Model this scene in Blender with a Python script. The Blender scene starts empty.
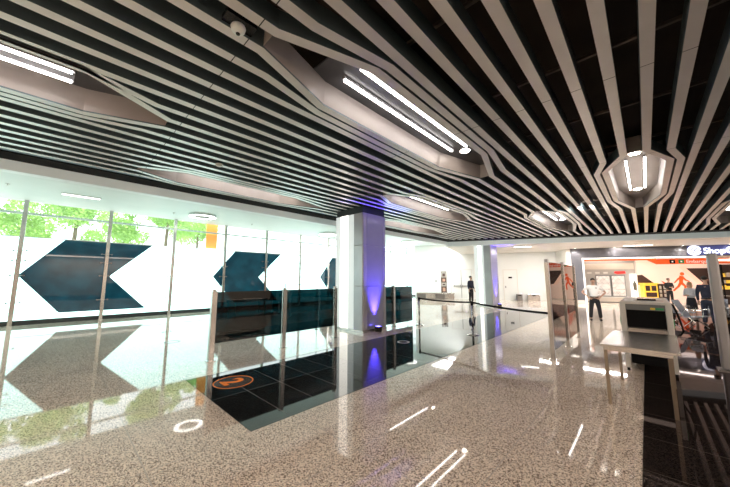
import bpy, bmesh, math, random
from mathutils import Vector, Matrix
random.seed(7)
S = bpy.context.scene
C = S.collection
PI = math.pi

# ------------------------------------------------------------------ materials
def pm(name, col, rough=.5, metal=0., emit=None, es=0., ior=1.5, coat=0., spec=.5):
    m = bpy.data.materials.new(name); m.use_nodes = True
    b = m.node_tree.nodes['Principled BSDF']
    b.inputs['Base Color'].default_value = (*col, 1)
    b.inputs['Roughness'].default_value = rough
    b.inputs['Metallic'].default_value = metal
    b.inputs['IOR'].default_value = ior
    b.inputs['Coat Weight'].default_value = coat
    b.inputs['Specular IOR Level'].default_value = spec
    if emit:
        b.inputs['Emission Color'].default_value = (*emit, 1)
        b.inputs['Emission Strength'].default_value = es
    return m
def nd(m, t, **k):
    n = m.node_tree.nodes.new(t)
    for a, v in k.items(): setattr(n, a, v)
    return n
def lk(m, a, b): m.node_tree.links.new(a, b)
def noisy(name, c1, c2, scale=6., rough=.5, metal=0., detail=4., **k):
    m = pm(name, c1, rough, metal, **k); b = m.node_tree.nodes['Principled BSDF']
    tc = nd(m, 'ShaderNodeTexCoord'); n = nd(m, 'ShaderNodeTexNoise'); r = nd(m, 'ShaderNodeValToRGB')
    n.inputs['Scale'].default_value = scale; n.inputs['Detail'].default_value = detail
    r.color_ramp.elements[0].position = .35; r.color_ramp.elements[1].position = .65
    r.color_ramp.elements[0].color = (*c1, 1); r.color_ramp.elements[1].color = (*c2, 1)
    lk(m, tc.outputs['Object'], n.inputs['Vector']); lk(m, n.outputs['Fac'], r.inputs['Fac']); lk(m, r.outputs['Color'], b.inputs['Base Color'])
    return m
def brushed(name, col, rough=.25):
    m = noisy(name, tuple(c*.85 for c in col), col, 3., rough, 1.)
    return m
def glass(name, tint, refl=1.5, rough=.0):
    m = bpy.data.materials.new(name); m.use_nodes = True; nt = m.node_tree
    for n in list(nt.nodes): nt.nodes.remove(n)
    o = nd(m, 'ShaderNodeOutputMaterial'); t = nd(m, 'ShaderNodeBsdfTransparent'); g = nd(m, 'ShaderNodeBsdfGlossy')
    f = nd(m, 'ShaderNodeFresnel'); x = nd(m, 'ShaderNodeMixShader')
    t.inputs['Color'].default_value = (*tint, 1); g.inputs['Roughness'].default_value = rough; f.inputs['IOR'].default_value = refl
    ge = nd(m, 'ShaderNodeNewGeometry'); mr = nd(m, 'ShaderNodeMapRange'); mr.inputs['To Min'].default_value = refl; mr.inputs['To Max'].default_value = 1/refl
    lk(m, ge.outputs['Backfacing'], mr.inputs['Value']); lk(m, mr.outputs['Result'], f.inputs['IOR'])
    lk(m, f.outputs[0], x.inputs[0]); lk(m, t.outputs[0], x.inputs[1]); lk(m, g.outputs[0], x.inputs[2]); lk(m, x.outputs[0], o.inputs[0])
    return m

def granite(name, base, dark, light, ior, joint, jx, jy, ox, oy, jw=.005, rough=.035, spk=125.):
    """polished stone: speckle from voronoi and noise, thin joints in object metres"""
    m = pm(name, base, rough, ior=ior); b = m.node_tree.nodes['Principled BSDF']
    tc = nd(m, 'ShaderNodeTexCoord'); v = nd(m, 'ShaderNodeTexVoronoi'); v.inputs['Scale'].default_value = spk
    n = nd(m, 'ShaderNodeTexNoise'); n.inputs['Scale'].default_value = spk*.42; n.inputs['Detail'].default_value = 5
    w = nd(m, 'ShaderNodeTexNoise'); w.inputs['Scale'].default_value = .9
    r = nd(m, 'ShaderNodeValToRGB'); e = r.color_ramp.elements
    e[0].position = .33; e[0].color = (*dark, 1); e[1].position = .66; e[1].color = (*light, 1)
    q = e.new(.45); q.color = (*base, 1)
    sp = nd(m, 'ShaderNodeSeparateXYZ'); sv = nd(m, 'ShaderNodeSeparateColor')
    mx = nd(m, 'ShaderNodeMath', operation='MULTIPLY_ADD')
    lk(m, tc.outputs['Object'], v.inputs['Vector']); lk(m, tc.outputs['Object'], n.inputs['Vector']); lk(m, tc.outputs['Object'], w.inputs['Vector'])
    lk(m, v.outputs['Color'], sv.inputs['Color'])
    mx.inputs[1].default_value = .5; lk(m, sv.outputs[0], mx.inputs[0]); 
    m2 = nd(m, 'ShaderNodeMath', operation='MULTIPLY_ADD'); m2.inputs[1].default_value = .5; 
    lk(m, n.outputs['Fac'], m2.inputs[0]); m2.inputs[2].default_value = 0.; lk(m, m2.outputs[0], mx.inputs[2])
    m3 = nd(m, 'ShaderNodeMath', operation='MULTIPLY_ADD'); m3.inputs[1].default_value = .14; m3.inputs[2].default_value = -.07
    lk(m, w.outputs['Fac'], m3.inputs[0]); m4 = nd(m, 'ShaderNodeMath', operation='ADD'); lk(m, mx.outputs[0], m4.inputs[0]); lk(m, m3.outputs[0], m4.inputs[1])
    lk(m, m4.outputs[0], r.inputs['Fac'])
    lk(m, tc.outputs['Object'], sp.inputs['Vector'])
    def line(out, per, off):
        a = nd(m, 'ShaderNodeMath', operation='SUBTRACT'); a.inputs[1].default_value = off; lk(m, out, a.inputs[0])
        c = nd(m, 'ShaderNodeMath', operation='PINGPONG'); c.inputs[1].default_value = per/2; lk(m, a.outputs[0], c.inputs[0])
        d = nd(m, 'ShaderNodeMath', operation='LESS_THAN'); d.inputs[1].default_value = jw; lk(m, c.outputs[0], d.inputs[0]); return d.outputs[0]
    lx = line(sp.outputs['X'], jx, ox); ly = line(sp.outputs['Y'], jy, oy)
    mm = nd(m, 'ShaderNodeMath', operation='MAXIMUM'); lk(m, lx, mm.inputs[0]); lk(m, ly, mm.inputs[1])
    mix = nd(m, 'ShaderNodeMix', data_type='RGBA'); lk(m, mm.outputs[0], mix.inputs[0]); lk(m, r.outputs['Color'], mix.inputs[6])
    mix.inputs[7].default_value = (*joint, 1); lk(m, mix.outputs[2], b.inputs['Base Color'])
    return m

M = {}
M['granite'] = granite('speckled granite', (.78,.62,.50), (.12,.08,.06), (1.0,.88,.76), 1.5, (.55,.48,.42), 1.08, 1.5, -1.09, .67)
M['black_stone'] = granite('black granite tile', (.012,.012,.013), (.006,.006,.007), (.03,.028,.027), 1.6, (.16,.15,.15), 1.15, .53, -4.43, 2.1, jw=.005)
M['dark_stone'] = granite('dark brown granite tile', (.018,.013,.012), (.009,.007,.007), (.035,.027,.024), 1.4, (.10,.085,.075), 30., .75, -.16, 3.68, jw=.004, rough=.03)
def slat_material():
    m = noisy('anodised slat', (.74,.71,.69), (.80,.77,.75), 2., .33, .4)
    b = m.node_tree.nodes['Principled BSDF']; src = b.inputs['Base Color'].links[0].from_socket
    tc = nd(m, 'ShaderNodeTexCoord'); sp = nd(m, 'ShaderNodeSeparateXYZ'); lk(m, tc.outputs['Object'], sp.inputs[0])
    a = nd(m, 'ShaderNodeMath', operation='SUBTRACT'); a.inputs[1].default_value = 1.1; lk(m, sp.outputs['Y'], a.inputs[0])
    c = nd(m, 'ShaderNodeMath', operation='PINGPONG'); c.inputs[1].default_value = 1.6; lk(m, a.outputs[0], c.inputs[0])
    d = nd(m, 'ShaderNodeMath', operation='LESS_THAN'); d.inputs[1].default_value = .005; lk(m, c.outputs[0], d.inputs[0])
    mix = nd(m, 'ShaderNodeMix', data_type='RGBA'); lk(m, d.outputs[0], mix.inputs[0]); lk(m, src, mix.inputs[6]); mix.inputs[7].default_value = (.03,.03,.03,1)
    lk(m, mix.outputs[2], b.inputs['Base Color']); return m
M['slat'] = slat_material()
M['slat_side'] = pm('slat side', (.13,.18,.20), .3, .3)  # shade of the gaps and teal reflection painted into the sides
M['lining'] = noisy('pocket lining', (.40,.36,.34), (.45,.41,.39), 2., .35)
M['backdark'] = noisy('dark pocket back', (.06,.065,.075), (.09,.09,.10), 2., .3)
M['plenum'] = noisy('plenum panels', (.022,.014,.010), (.038,.024,.016), 1.2, .8)
M['rail'] = pm('ceiling rail metal', (.16,.13,.11), .4, .6)
M['black'] = pm('matt black', (.008,.008,.009), .7, spec=.12)
M['gloss_black'] = pm('glossy black plastic', (.01,.01,.011), .15)
M['tube'] = pm('light tube', (1,1,1), .5, emit=(1,.93,.88), es=11)
M['down'] = pm('downlight disc', (1,1,1), .5, emit=(1,.88,.76), es=20)
M['soft_white'] = pm('white diffuser', (1,1,1), .5, emit=(1,.97,.92), es=4)
M['white'] = noisy('white paint', (.78,.85,.84), (.82,.88,.87), 1., .5)
M['soffit'] = noisy('cream soffit paint', (.72,.69,.65), (.76,.73,.69), 1., .5)
M['bulk'] = noisy('grey bulkhead paint', (.82,.86,.86), (.86,.89,.89), 1., .45, emit=(.75,1,1), es=.10)  # faint teal glow painted in to lift the unlit bulkheads
M['wallwhite'] = noisy('white wall panels', (.84,.86,.85), (.88,.89,.88), .8, .22)
M['steel'] = brushed('brushed steel', (.62,.60,.58), .25)
M['steel_dark'] = brushed('dark steel', (.30,.29,.29), .3)
M['legsteel'] = brushed('dull bronze tinted steel leg', (.30,.25,.19), .35)
M['chrome'] = pm('chrome', (.75,.75,.76), .1, 1.)
M['alu'] = noisy('grey aluminium', (.42,.42,.44), (.48,.48,.50), 2., .35, .3)
M['colgrey'] = noisy('grey metal column cladding', (.40,.40,.42), (.45,.45,.47), 1.2, .3, .5)
M['colblue'] = noisy('lilac grey metal cladding', (.33,.33,.42), (.37,.37,.46), 1.2, .28, .5)  # wash of the blue uplight painted in as a lilac tint
M['collight'] = pm('back lit column panel', (.5,.53,.52), .2, emit=(.93,1,.97), es=.38)
M['colstrip'] = pm('light strip in column', (.9,.9,.88), .2, emit=(1,.95,.86), es=1.6)
M['frost'] = pm('frosted glass', (.70,.80,.79), .12, emit=(.62,1.0,.95), es=1.75)  # daylight behind the panes put in as emission
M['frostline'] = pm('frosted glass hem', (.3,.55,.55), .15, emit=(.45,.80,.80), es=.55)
M['clear'] = glass('clear glass', (.97,1,.99), 1.45)
M['gateglass'] = glass('portal glass', (.20,.18,.165), 1.8)
M['barrier'] = glass('dark tinted barrier glass', (.025,.10,.115), 1.6)
def arrow_material():
    m = pm('dark blue film', (.008,.05,.075), .03, ior=1.6, emit=(.02,.12,.18), es=.35)
    b = m.node_tree.nodes['Principled BSDF']
    tc = nd(m, 'ShaderNodeTexCoord'); n = nd(m, 'ShaderNodeTexNoise'); n.inputs['Scale'].default_value = 2.2; n.inputs['Detail'].default_value = 6
    r = nd(m, 'ShaderNodeValToRGB'); e = r.color_ramp.elements; e[0].position = .38; e[0].color = (.003,.030,.055,1); e[1].position = .72; e[1].color = (.012,.10,.15,1)
    lk(m, tc.outputs['Object'], n.inputs['Vector']); lk(m, n.outputs['Fac'], r.inputs['Fac']); lk(m, r.outputs['Color'], b.inputs['Emission Color'])
    return m
M['arrow'] = arrow_material()
def dim_polish(m, ior, tint):
    b = m.node_tree.nodes['Principled BSDF']; o = m.node_tree.nodes['Material Output']; b.inputs['Specular IOR Level'].default_value = 0
    g = nd(m, 'ShaderNodeBsdfGlossy'); g.inputs['Color'].default_value = (*tint, 1); g.inputs['Roughness'].default_value = .03
    f = nd(m, 'ShaderNodeFresnel'); f.inputs['IOR'].default_value = ior; x = nd(m, 'ShaderNodeMixShader')
    lk(m, f.outputs[0], x.inputs[0]); lk(m, b.outputs[0], x.inputs[1]); lk(m, g.outputs[0], x.inputs[2]); lk(m, x.outputs[0], o.inputs['Surface'])
dim_polish(M['dark_stone'], 1.45, (.42,.38,.40))
M['winframe'] = pm('dark window sill metal', (.05,.06,.065), .3, .4)
M['orange'] = pm('orange print', (.85,.11,.015), .4, emit=(1,.13,.02), es=.28)
M['orange_floor'] = pm('orange floor vinyl', (.85,.22,.03), .25, emit=(1,.3,.05), es=.12)
M['circle_floor'] = pm('grey brown floor vinyl', (.10,.075,.065), .2)
M['ring_floor'] = pm('brown floor ring', (.25,.17,.14), .2)
M['banner'] = pm('orange banner', (.9,.33,.05), .6, emit=(1,.45,.12), es=.25)
M['peach'] = pm('back lit cream graphic', (.90,.70,.60), .4, emit=(1,.70,.56), es=.30)
M['peach2'] = pm('pale salmon graphic', (.95,.62,.48), .4, emit=(1,.60,.45), es=.4)
M['shopgrey'] = noisy('shop grey wall', (.42,.39,.36), (.47,.44,.41), 1., .5)
M['fascia'] = noisy('dark grey fascia', (.10,.10,.115), (.125,.125,.14), 1., .4)
M['framewhite'] = pm('lit white trim', (.95,.93,.9), .4, emit=(1,.93,.88), es=1.1)
M['signwhite'] = pm('illuminated white lettering', (1,1,1), .4, emit=(.74,.82,1), es=.95)
M['signblue'] = pm('blue sign backing', (.06,.07,.16), .4, emit=(.12,.16,.7), es=.15)  # blue of the emblem cuts and of the halo painted behind the lettering
M['whiteprint'] = pm('white print', (.9,.88,.85), .4, emit=(1,.9,.8), es=.25)
M['red'] = pm('red print', (.75,.03,.03), .4, emit=(1,.05,.04), es=.5)
M['yellow'] = noisy('yellow display', (.85,.50,.03), (.95,.62,.08), 3., .4, emit=(1,.6,.08), es=.35)
M['brownprint'] = pm('dark brown print', (.07,.035,.03), .4)
M['beige'] = noisy('beige laminate', (.66,.58,.50), (.72,.64,.56), 1.5, .4)
M['machine'] = noisy('off white machine paint', (.66,.64,.60), (.70,.68,.64), 2., .35)
M['machgrey'] = pm('grey machine header', (.16,.175,.18), .35)
M['green'] = pm('green label', (.03,.35,.12), .4)
M['yellowlab'] = pm('yellow label', (.85,.65,.05), .4)
M['skin'] = noisy('skin', (.52,.31,.22), (.56,.34,.25), 8., .55)
M['shirt'] = noisy('white shirt cloth', (.86,.86,.86), (.92,.92,.92), 8., .8)
M['dark_cloth'] = noisy('black cloth', (.010,.010,.013), (.018,.018,.022), 8., .85)
M['navy'] = noisy('navy cloth', (.012,.016,.035), (.02,.025,.05), 8., .85)
M['greycloth'] = noisy('light grey cloth', (.50,.50,.53), (.60,.60,.62), 8., .85)
M['hair'] = pm('dark hair', (.015,.011,.009), .6)
M['blonde'] = noisy('fair hair', (.42,.24,.11), (.55,.34,.17), 12., .6)
M['leather'] = pm('black leather', (.01,.01,.01), .3)
M['leaf'] = noisy('green leaves', (.08,.20,.03), (.36,.55,.14), .8, .6, emit=(.40,.66,.20), es=.3)  # emission paints a sunlit glow into the foliage
M['bark'] = noisy('bark', (.12,.09,.06), (.2,.15,.1), 4., .9)
M['pavement'] = noisy('pale pavement', (.55,.55,.52), (.65,.65,.62), 1., .8)
M['seat'] = noisy('blue grey seat', (.26,.29,.36), (.32,.35,.42), 3., .4, .3)
M['blue_lens'] = pm('blue lamp lens', (.1,.1,1), .4, emit=(.15,.12,1), es=8)

def screen_material():
    m = pm('timetable screen', (.9,.9,.88), .3, emit=(1,1,1), es=.12); b = m.node_tree.nodes['Principled BSDF']
    tc = nd(m, 'ShaderNodeTexCoord'); br = nd(m, 'ShaderNodeTexBrick'); 
    br.inputs['Scale'].default_value = 5.; br.inputs['Color1'].default_value = (.80,.78,.76,1); br.inputs['Color2'].default_value = (.50,.44,.42,1); br.inputs['Mortar'].default_value = (.95,.93,.9,1)
    br.inputs['Mortar Size'].default_value = .06; br.inputs['Brick Width'].default_value = .75; br.inputs['Row Height'].default_value = .5
    mp = nd(m, 'ShaderNodeMapping'); mp.inputs['Rotation'].default_value = (PI/2, 0, 0)
    lk(m, tc.outputs['Object'], mp.inputs['Vector']); lk(m, mp.outputs[0], br.inputs['Vector']); lk(m, br.outputs['Color'], b.inputs['Emission Color']); lk(m, br.outputs['Color'], b.inputs['Base Color'])
    return m
M['screen'] = screen_material()

# ------------------------------------------------------------------ mesh helpers
class MB:
    def __init__(s): s.bm = bmesh.new(); s.mi = 0
    def _f(s, vs):
        try:
            f = s.bm.faces.new(vs); f.material_index = s.mi; return f
        except ValueError: return None
    def hexa(s, p):      # 8 points, bottom 4 ccw then top 4
        v = [s.bm.verts.new(q) for q in p]
        for a in ((3,2,1,0),(4,5,6,7),(0,1,5,4),(1,2,6,5),(2,3,7,6),(3,0,4,7)): s._f([v[i] for i in a])
        return s
    def box(s, x0, x1, y0, y1, z0, z1, f=None):
        p = [(x0,y0,z0),(x1,y0,z0),(x1,y1,z0),(x0,y1,z0),(x0,y0,z1),(x1,y0,z1),(x1,y1,z1),(x0,y1,z1)]
        if f: p = [f(*q) for q in p]
        return s.hexa(p)
    def prism(s, pts, z0, z1, f=None):   # 2D polygon extruded; f maps (a,b,z)
        f = f or (lambda a, b, z: (a, b, z))
        lo = [s.bm.verts.new(f(a, b, z0)) for a, b in pts]; hi = [s.bm.verts.new(f(a, b, z1)) for a, b in pts]
        s._f(lo[::-1]); s._f(hi); n = len(pts)
        for i in range(n): s._f([lo[i], lo[(i+1) % n], hi[(i+1) % n], hi[i]])
        return s
    def ring(s, c, r0, r1, z0, z1, n=40, f=None):
        f = f or (lambda a, b, z: (a, b, z)); V = []
        for i in range(n):
            t = 2*PI*i/n; V.append([s.bm.verts.new(f(c[0]+r*math.cos(t), c[1]+r*math.sin(t), z)) for r, z in ((r0,z0),(r1,z0),(r1,z1),(r0,z1))])
        for i in range(n):
            a, b = V[i], V[(i+1) % n]
            for j in range(4): s._f([a[j], b[j], b[(j+1) % 4], a[(j+1) % 4]])
        return s
    def tube(s, path, r, n=10, rr=None):
        path = [Vector(p) for p in path]; rings = []
        for i, p in enumerate(path):
            d = (path[min(i+1, len(path)-1)] - path[max(i-1, 0)]).normalized()
            a = d.cross(Vector((0,0,1)) if abs(d.z) < .9 else Vector((1,0,0))).normalized(); b = d.cross(a)
            R = rr[i] if rr else r
            rings.append([s.bm.verts.new(p + (a*math.cos(2*PI*k/n) + b*math.sin(2*PI*k/n))*R) for k in range(n)])
        for i in range(len(rings)-1):
            for k in range(n): s._f([rings[i][k], rings[i][(k+1) % n], rings[i+1][(k+1) % n], rings[i+1][k]])
        s._f(rings[0][::-1]); s._f(rings[-1]); return s
    def lathe(s, prof, c=(0,0,0), n=24):   # profile (r,z)
        R = [[s.bm.verts.new((c[0]+r*math.cos(2*PI*k/n), c[1]+r*math.sin(2*PI*k/n), c[2]+z)) for k in range(n)] for r, z in prof]
        for i in range(len(R)-1):
            for k in range(n): s._f([R[i][k], R[i][(k+1) % n], R[i+1][(k+1) % n], R[i+1][k]])
        s._f(R[0][::-1]); s._f(R[-1]); return s
    def ball(s, c, r, n=12):
        m = Matrix.Translation(c) @ Matrix.Diagonal((*r, 1))
        g = bmesh.ops.create_uvsphere(s.bm, u_segments=n, v_segments=max(6, n*2//3), radius=1, matrix=m)
        for v in g['verts']:
            for f in v.link_faces: f.material_index = s.mi; f.smooth = True
        return s
    def build(s, name, mats, parent=None, loc=None, bevel=0, smooth=False):
        me = bpy.data.meshes.new(name); bmesh.ops.recalc_face_normals(s.bm, faces=s.bm.faces[:])
        s.bm.to_mesh(me); s.bm.free()
        for m in (mats if isinstance(mats, (list, tuple)) else [mats]): me.materials.append(m)
        if smooth:
            for p in me.polygons: p.use_smooth = True
        o = bpy.data.objects.new(name, me); C.objects.link(o)
        if parent: o.parent = parent
        if loc: o.location = loc
        if bevel:
            b = o.modifiers.new('b', 'BEVEL'); b.width = bevel; b.segments = 2; b.limit_method = 'ANGLE'
        return o
def tag(o, label, cat, group=None, kind=None):
    if label: o['label'] = label
    if cat: o['category'] = cat
    if group: o['group'] = group
    if kind: o['kind'] = kind
    return o
def thing(name, label, cat, loc=(0,0,0), rz=0, group=None):
    o = bpy.data.objects.new(name, None); C.objects.link(o); o.empty_display_size = .1
    o.location = loc; o.rotation_euler = (0,0,rz); return tag(o, label, cat, group)
def struct(o, label=None): o['kind'] = 'structure'; return o if not label else tag(o, label, None)
def dup(root, loc=None, rz=None, label=None):
    def cp(o, par):
        c = o.copy(); C.objects.link(c)
        if par: c.parent = par
        for ch in [k for k in allobj if k.parent == o]: cp(ch, c)
        return c
    allobj = list(C.objects); r = cp(root, None)
    if loc is not None: r.location = loc
    if rz is not None: r.rotation_euler = (0,0,rz)
    if label: r['label'] = label
    return r
def text(body, size, name, mat, parent=None, depth=.01, bold=0.):
    cu = bpy.data.curves.new(name, 'FONT'); cu.body = body; cu.size = size; cu.extrude = depth; cu.offset = bold
    t = bpy.data.objects.new('tmp', cu); C.objects.link(t); bpy.context.view_layer.update()
    me = bpy.data.meshes.new_from_object(t.evaluated_get(bpy.context.evaluated_depsgraph_get()))
    bpy.data.objects.remove(t); me.materials.clear(); me.materials.append(mat)
    o = bpy.data.objects.new(name, me); C.objects.link(o)
    if parent: o.parent = parent
    return o

# ------------------------------------------------------------------ layout frames
H = 4.0                                     # underside of the slats
A25 = math.radians(25.5); U = (math.cos(A25), math.sin(A25)); N = (-U[1], U[0])
def BW(s, d, z=0):                          # back wall frame: along, behind, up
    return (-3.6 + s*U[0] + d*N[0], 24.3 + s*U[1] + d*N[1], z)
def yedge(x): return 16.9 + .477*(x + 8.96) # back edge of the slatted ceiling
XW = -16.5

# ------------------------------------------------------------------ floor
b = MB(); b.box(-16.6, 9.5, -6, 33.5, -.1, 0); struct(b.build('floor', M['granite']))
b = MB(); b.box(-5.6, -3.25, 1.6, 16.8, 0, .003); struct(b.build('floor.001', M['black_stone']), 'black tiled walkway inlaid in the speckled granite floor')
b = MB(); b.box(-.16, 9.45, -5.9, 22.8, 0, .003); struct(b.build('floor.002', M['dark_stone']), 'dark granite floor area on the side of the baggage scanner')
sig = thing('floor_sign', 'round brown floor sticker with orange number 2 on the black walkway', 'floor sign', (-4.95, 2.11, .003))
b = MB(); b.lathe([(.30,0),(.30,.002)], n=48); b.build('disc', M['circle_floor'], sig)
b = MB(); b.ring((0,0), .285, .30, .002, .004, 48); b.build('ring', M['orange_floor'], sig)
t = text('2', .46, 'numeral', M['orange_floor'], sig, .001, .014); t.location = (-.135, -.16, .0035)
b = MB(); b.ring((0,0), .13, .19, 0, .003, 40); tag(b.build('floor_ring', M['ring_floor'], loc=(-9.2,2.25,0)), 'brown ring sticker on the granite floor in front of the windows', 'floor sign')
b = MB(); b.ring((0,0), .12, .16, 0, .003, 40); tag(b.build('floor_ring', M['soft_white'] if 0 else M['beige'], loc=(-4.76,6.45,.003)), 'pale ring sticker on the black walkway beyond the clad column', 'floor sign')

# ------------------------------------------------------------------ slatted ceiling
P0 = .205; PITCH = .322; SW = .112
pockets = [(-1, (7.3,8.2,11.5,13.2)), (-9, (1.25,2.3,5.4,6.7)), (-17, (-4.2,-3.3,.05,.95)), (-25, (1.0,1.8,4.6,5.9)),
           (-17, (6.2,7.0,10.1,11.4)), (-25, (8.6,9.5,12.4,14.2)), (-9, (11.5,12.3,15.3,17.4)), (7, (13.2,14.1,17.5,19.4))]
XC = [-8.8, -1.1]
def slat_path(k):
    """(y, x) control points of slat k, bending round the pockets between slats p and p+1"""
    x = P0 + PITCH*k; y1 = yedge(x) - .85; pts = [(-4.6, x)]
    for p, (a, b_, c, d) in sorted(pockets, key=lambda q: q[1][0]):
        off = {p: -.345, p-1: -.17, p+1: .53 if a < 0 else .345, p+2: .26 if a < 0 else .17}.get(k)
        if off is None: continue
        sh = .22 if abs(off) < .3 else 0
        for yy, xx in ((a+sh, x), (b_+sh*.3, x+off), (c-sh*.3, x+off), (d-sh, x)):
            if yy > pts[-1][0] + .02: pts.append((yy, xx))
            elif yy <= -4.6: pts[-1] = (-4.6, xx)
    pts.append((y1, x)); return pts
def sweep(b, pts, w, z0, z1):
    L, R = [], []
    for i, (y, x) in enumerate(pts):
        d0 = Vector((pts[i][1]-pts[i-1][1], pts[i][0]-pts[i-1][0])).normalized() if i else None
        d1 = Vector((pts[i+1][1]-pts[i][1], pts[i+1][0]-pts[i][0])).normalized() if i < len(pts)-1 else None
        d0 = d0 or d1; d1 = d1 or d0; t = (d0+d1).normalized(); n = Vector((t.y, -t.x)); h = w/2/max(.5, n.dot(Vector((d0.y, -d0.x))))
        L.append((x-n.x*h, y-n.y*h)); R.append((x+n.x*h, y+n.y*h))
    for i in range(len(pts)-1):
        q = [L[i], R[i], R[i+1], L[i+1]]
        lo = [b.bm.verts.new((*p, z0)) for p in q]; hi = [b.bm.verts.new((*p, z1)) for p in q]
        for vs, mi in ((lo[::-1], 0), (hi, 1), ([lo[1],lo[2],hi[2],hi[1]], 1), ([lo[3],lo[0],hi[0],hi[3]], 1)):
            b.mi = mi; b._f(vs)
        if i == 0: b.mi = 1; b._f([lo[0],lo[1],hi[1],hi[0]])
        if i == len(pts)-2: b.mi = 1; b._f([lo[2],lo[3],hi[3],hi[2]])
for k in range(-26, 19):
    b = MB(); pts = slat_path(k)
    near = {p: 0 for p, _ in pockets}
    x = P0 + PITCH*k
    sweep(b, pts, SW, H, H+.2)
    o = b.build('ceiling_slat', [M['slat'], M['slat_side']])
    tag(o, 'long straight grey metal slat of the ceiling' if len(pts) == 2 else 'long grey metal ceiling slat that bends around a recessed light pocket', 'ceiling slat', 'straight ceiling slats' if len(pts) == 2 else 'bent ceiling slats')
b = MB(); b.box(-8.9, 9.5, -5, 27, 4.75, 4.8); struct(b.build('ceiling', M['plenum']), 'dark void above the slats')
for y in (2.6, 4.3, 6.0, 7.7, 9.4, 11.1, 12.8, 14.5, 16.2):
    b = MB(); b.box(-8.85, 6.0, y, y+.04, H+.38, H+.42)
    tag(b.build('ceiling_rail', M['rail']), 'thin metal hanger rail crossing above the ceiling slats', 'ceiling rail', 'hanger rails above the slats')

plab = {0: 'hexagonal recessed ceiling light pocket above the baggage scanner', 1: 'long recessed light pocket with two bright tubes near the dome camera',
        2: 'recessed light pocket with two tubes cut by the picture edge, tapering end in view', 3: 'slim recessed light pocket nearest the window wall, before the first column',
        4: 'recessed light pocket beside the blue-lit first column', 5: 'small far recessed light pocket over the tinted barrier end by the windows',
        6: 'recessed light pocket over the glass portal', 7: 'recessed light pocket at the right over the shop lounge seats'}
for i, (p, (a, b_, c, d)) in enumerate(pockets):
    xm = P0 + PITCH*(p+.5); w = .16; W = .16 + .345 - SW/2 - .005
    th = thing('recessed_light', plab[i], 'ceiling light', (xm, (b_+c)/2, H+.02))
    WR = W + (.185 if i == 2 else 0)
    ym = (b_+c)/2; w0 = .161 - SW/2 - .005
    out = [(-w0, a-ym), (-W, b_-ym), (-W, c-ym), (-w0, d-ym), (w0, d-ym), (WR, c-ym), (WR, b_-ym), (w0, a-ym)]
    b = MB(); n = len(out)
    for j in range(n):
        x0, y0 = out[j]; x1, y1 = out[(j+1) % n]
        v = [b.bm.verts.new(q) for q in ((x0,y0,0),(x1,y1,0),(x1*.93,y1,.31),(x0*.93,y0,.31))]; b._f(v)
    b.build('lining', M['lining'], th)
    b = MB(); b.prism([(-W*.94,b_-ym-.25),(-W*.94,c-ym),(-w0,d-ym),(w0,d-ym-(.9 if i == 2 else 0)),(WR*.94,c-ym),(WR*.94,b_-ym-.25)], .31, .33); b.build('back_panel', M['lining' if i == 0 else 'backdark'], th)
    for sx in (-1, 1):
        tx, tz = (sx*.155, .25) if i != 2 else (.13+sx*.12, .12)
        b = MB(); b.box(tx-.019, tx+.019, b_-ym+(.42 if i == 0 else .12), c-ym+(.02 if i != 2 else -.14), tz, tz+.025); b.build('light_tube', M['tube'], th)
        b = MB(); b.box(tx-.026, tx+.026, b_-ym+(.40 if i == 0 else .10), c-ym+(.04 if i != 2 else -.12), tz+.022, .31); b.build('tube_holder', M['alu'], th)
    for yy in ((b_-ym+.14, c-ym+.30) if i == 0 else () if i == 2 else (c-ym+.30,)):
        b = MB(); b.lathe([(.10,.31),(.085,.295)], (0,yy,0)); b.build('downlight', M['down'], th)

# dome camera on a black plate between two slats, smoke detector
dc = thing('dome_camera', 'white dome security camera on a black plate between ceiling slats', 'camera', (-2.60, .98, H+.03))
b = MB(); b.box(-.1, .1, -.14, .14, 0, .05); b.build('mounting_plate', M['gloss_black'], dc)
b = MB(); b.lathe([(.062,0),(.068,-.015),(.06,-.045),(.035,-.07),(.0,-.078)]); b.build('housing', M['white'], dc, smooth=True)
b = MB(); b.lathe([(.022,-.066),(.018,-.082),(0,-.086)]); b.build('lens', M['gloss_black'], dc, smooth=True)
sd = thing('smoke_detector', 'round white smoke detector on the slats before the windows', 'smoke detector', (-6.16, 2.1, H))
b = MB(); b.lathe([(.075,0),(.08,-.02),(.055,-.045),(0,-.055)]); b.build('housing', M['white'], sd, smooth=True)
b = MB(); b.ring((0,0), .056, .062, -.042, -.03); b.build('vent_ring', M['black'], sd)

# ------------------------------------------------------------------ soffits and bulkheads
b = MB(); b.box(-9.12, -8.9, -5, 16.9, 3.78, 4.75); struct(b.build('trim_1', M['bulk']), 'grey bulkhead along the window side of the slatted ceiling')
b = MB(); b.box(-8.90, -8.38, -5, 16.93, 3.99, 4.02); struct(b.build('trim_2', M['black']), 'black shadow gap along the slats')
b = MB(); b.prism([(-8.9, yedge(-8.9)-.80), (9.5, yedge(9.5)-.80), (9.5, yedge(9.5)), (-8.9, yedge(-8.9))], 3.985, 4.03); struct(b.build('trim_3', M['black']))
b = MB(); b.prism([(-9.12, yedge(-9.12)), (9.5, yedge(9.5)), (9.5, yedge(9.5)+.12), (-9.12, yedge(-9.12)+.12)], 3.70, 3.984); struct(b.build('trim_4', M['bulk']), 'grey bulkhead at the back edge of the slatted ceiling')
q = [(-9.12, yedge(-9.12)+.12), (9.5, yedge(9.5)+.12), (9.5, 31.6), BW(-2.2, 2.4)[:2], BW(-7.2, 2.4)[:2]]
b = MB(); b.prism(q, 3.72, 3.9); struct(b.build('ceiling.001', M['soffit']), 'cream soffit before the shop front')
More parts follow.
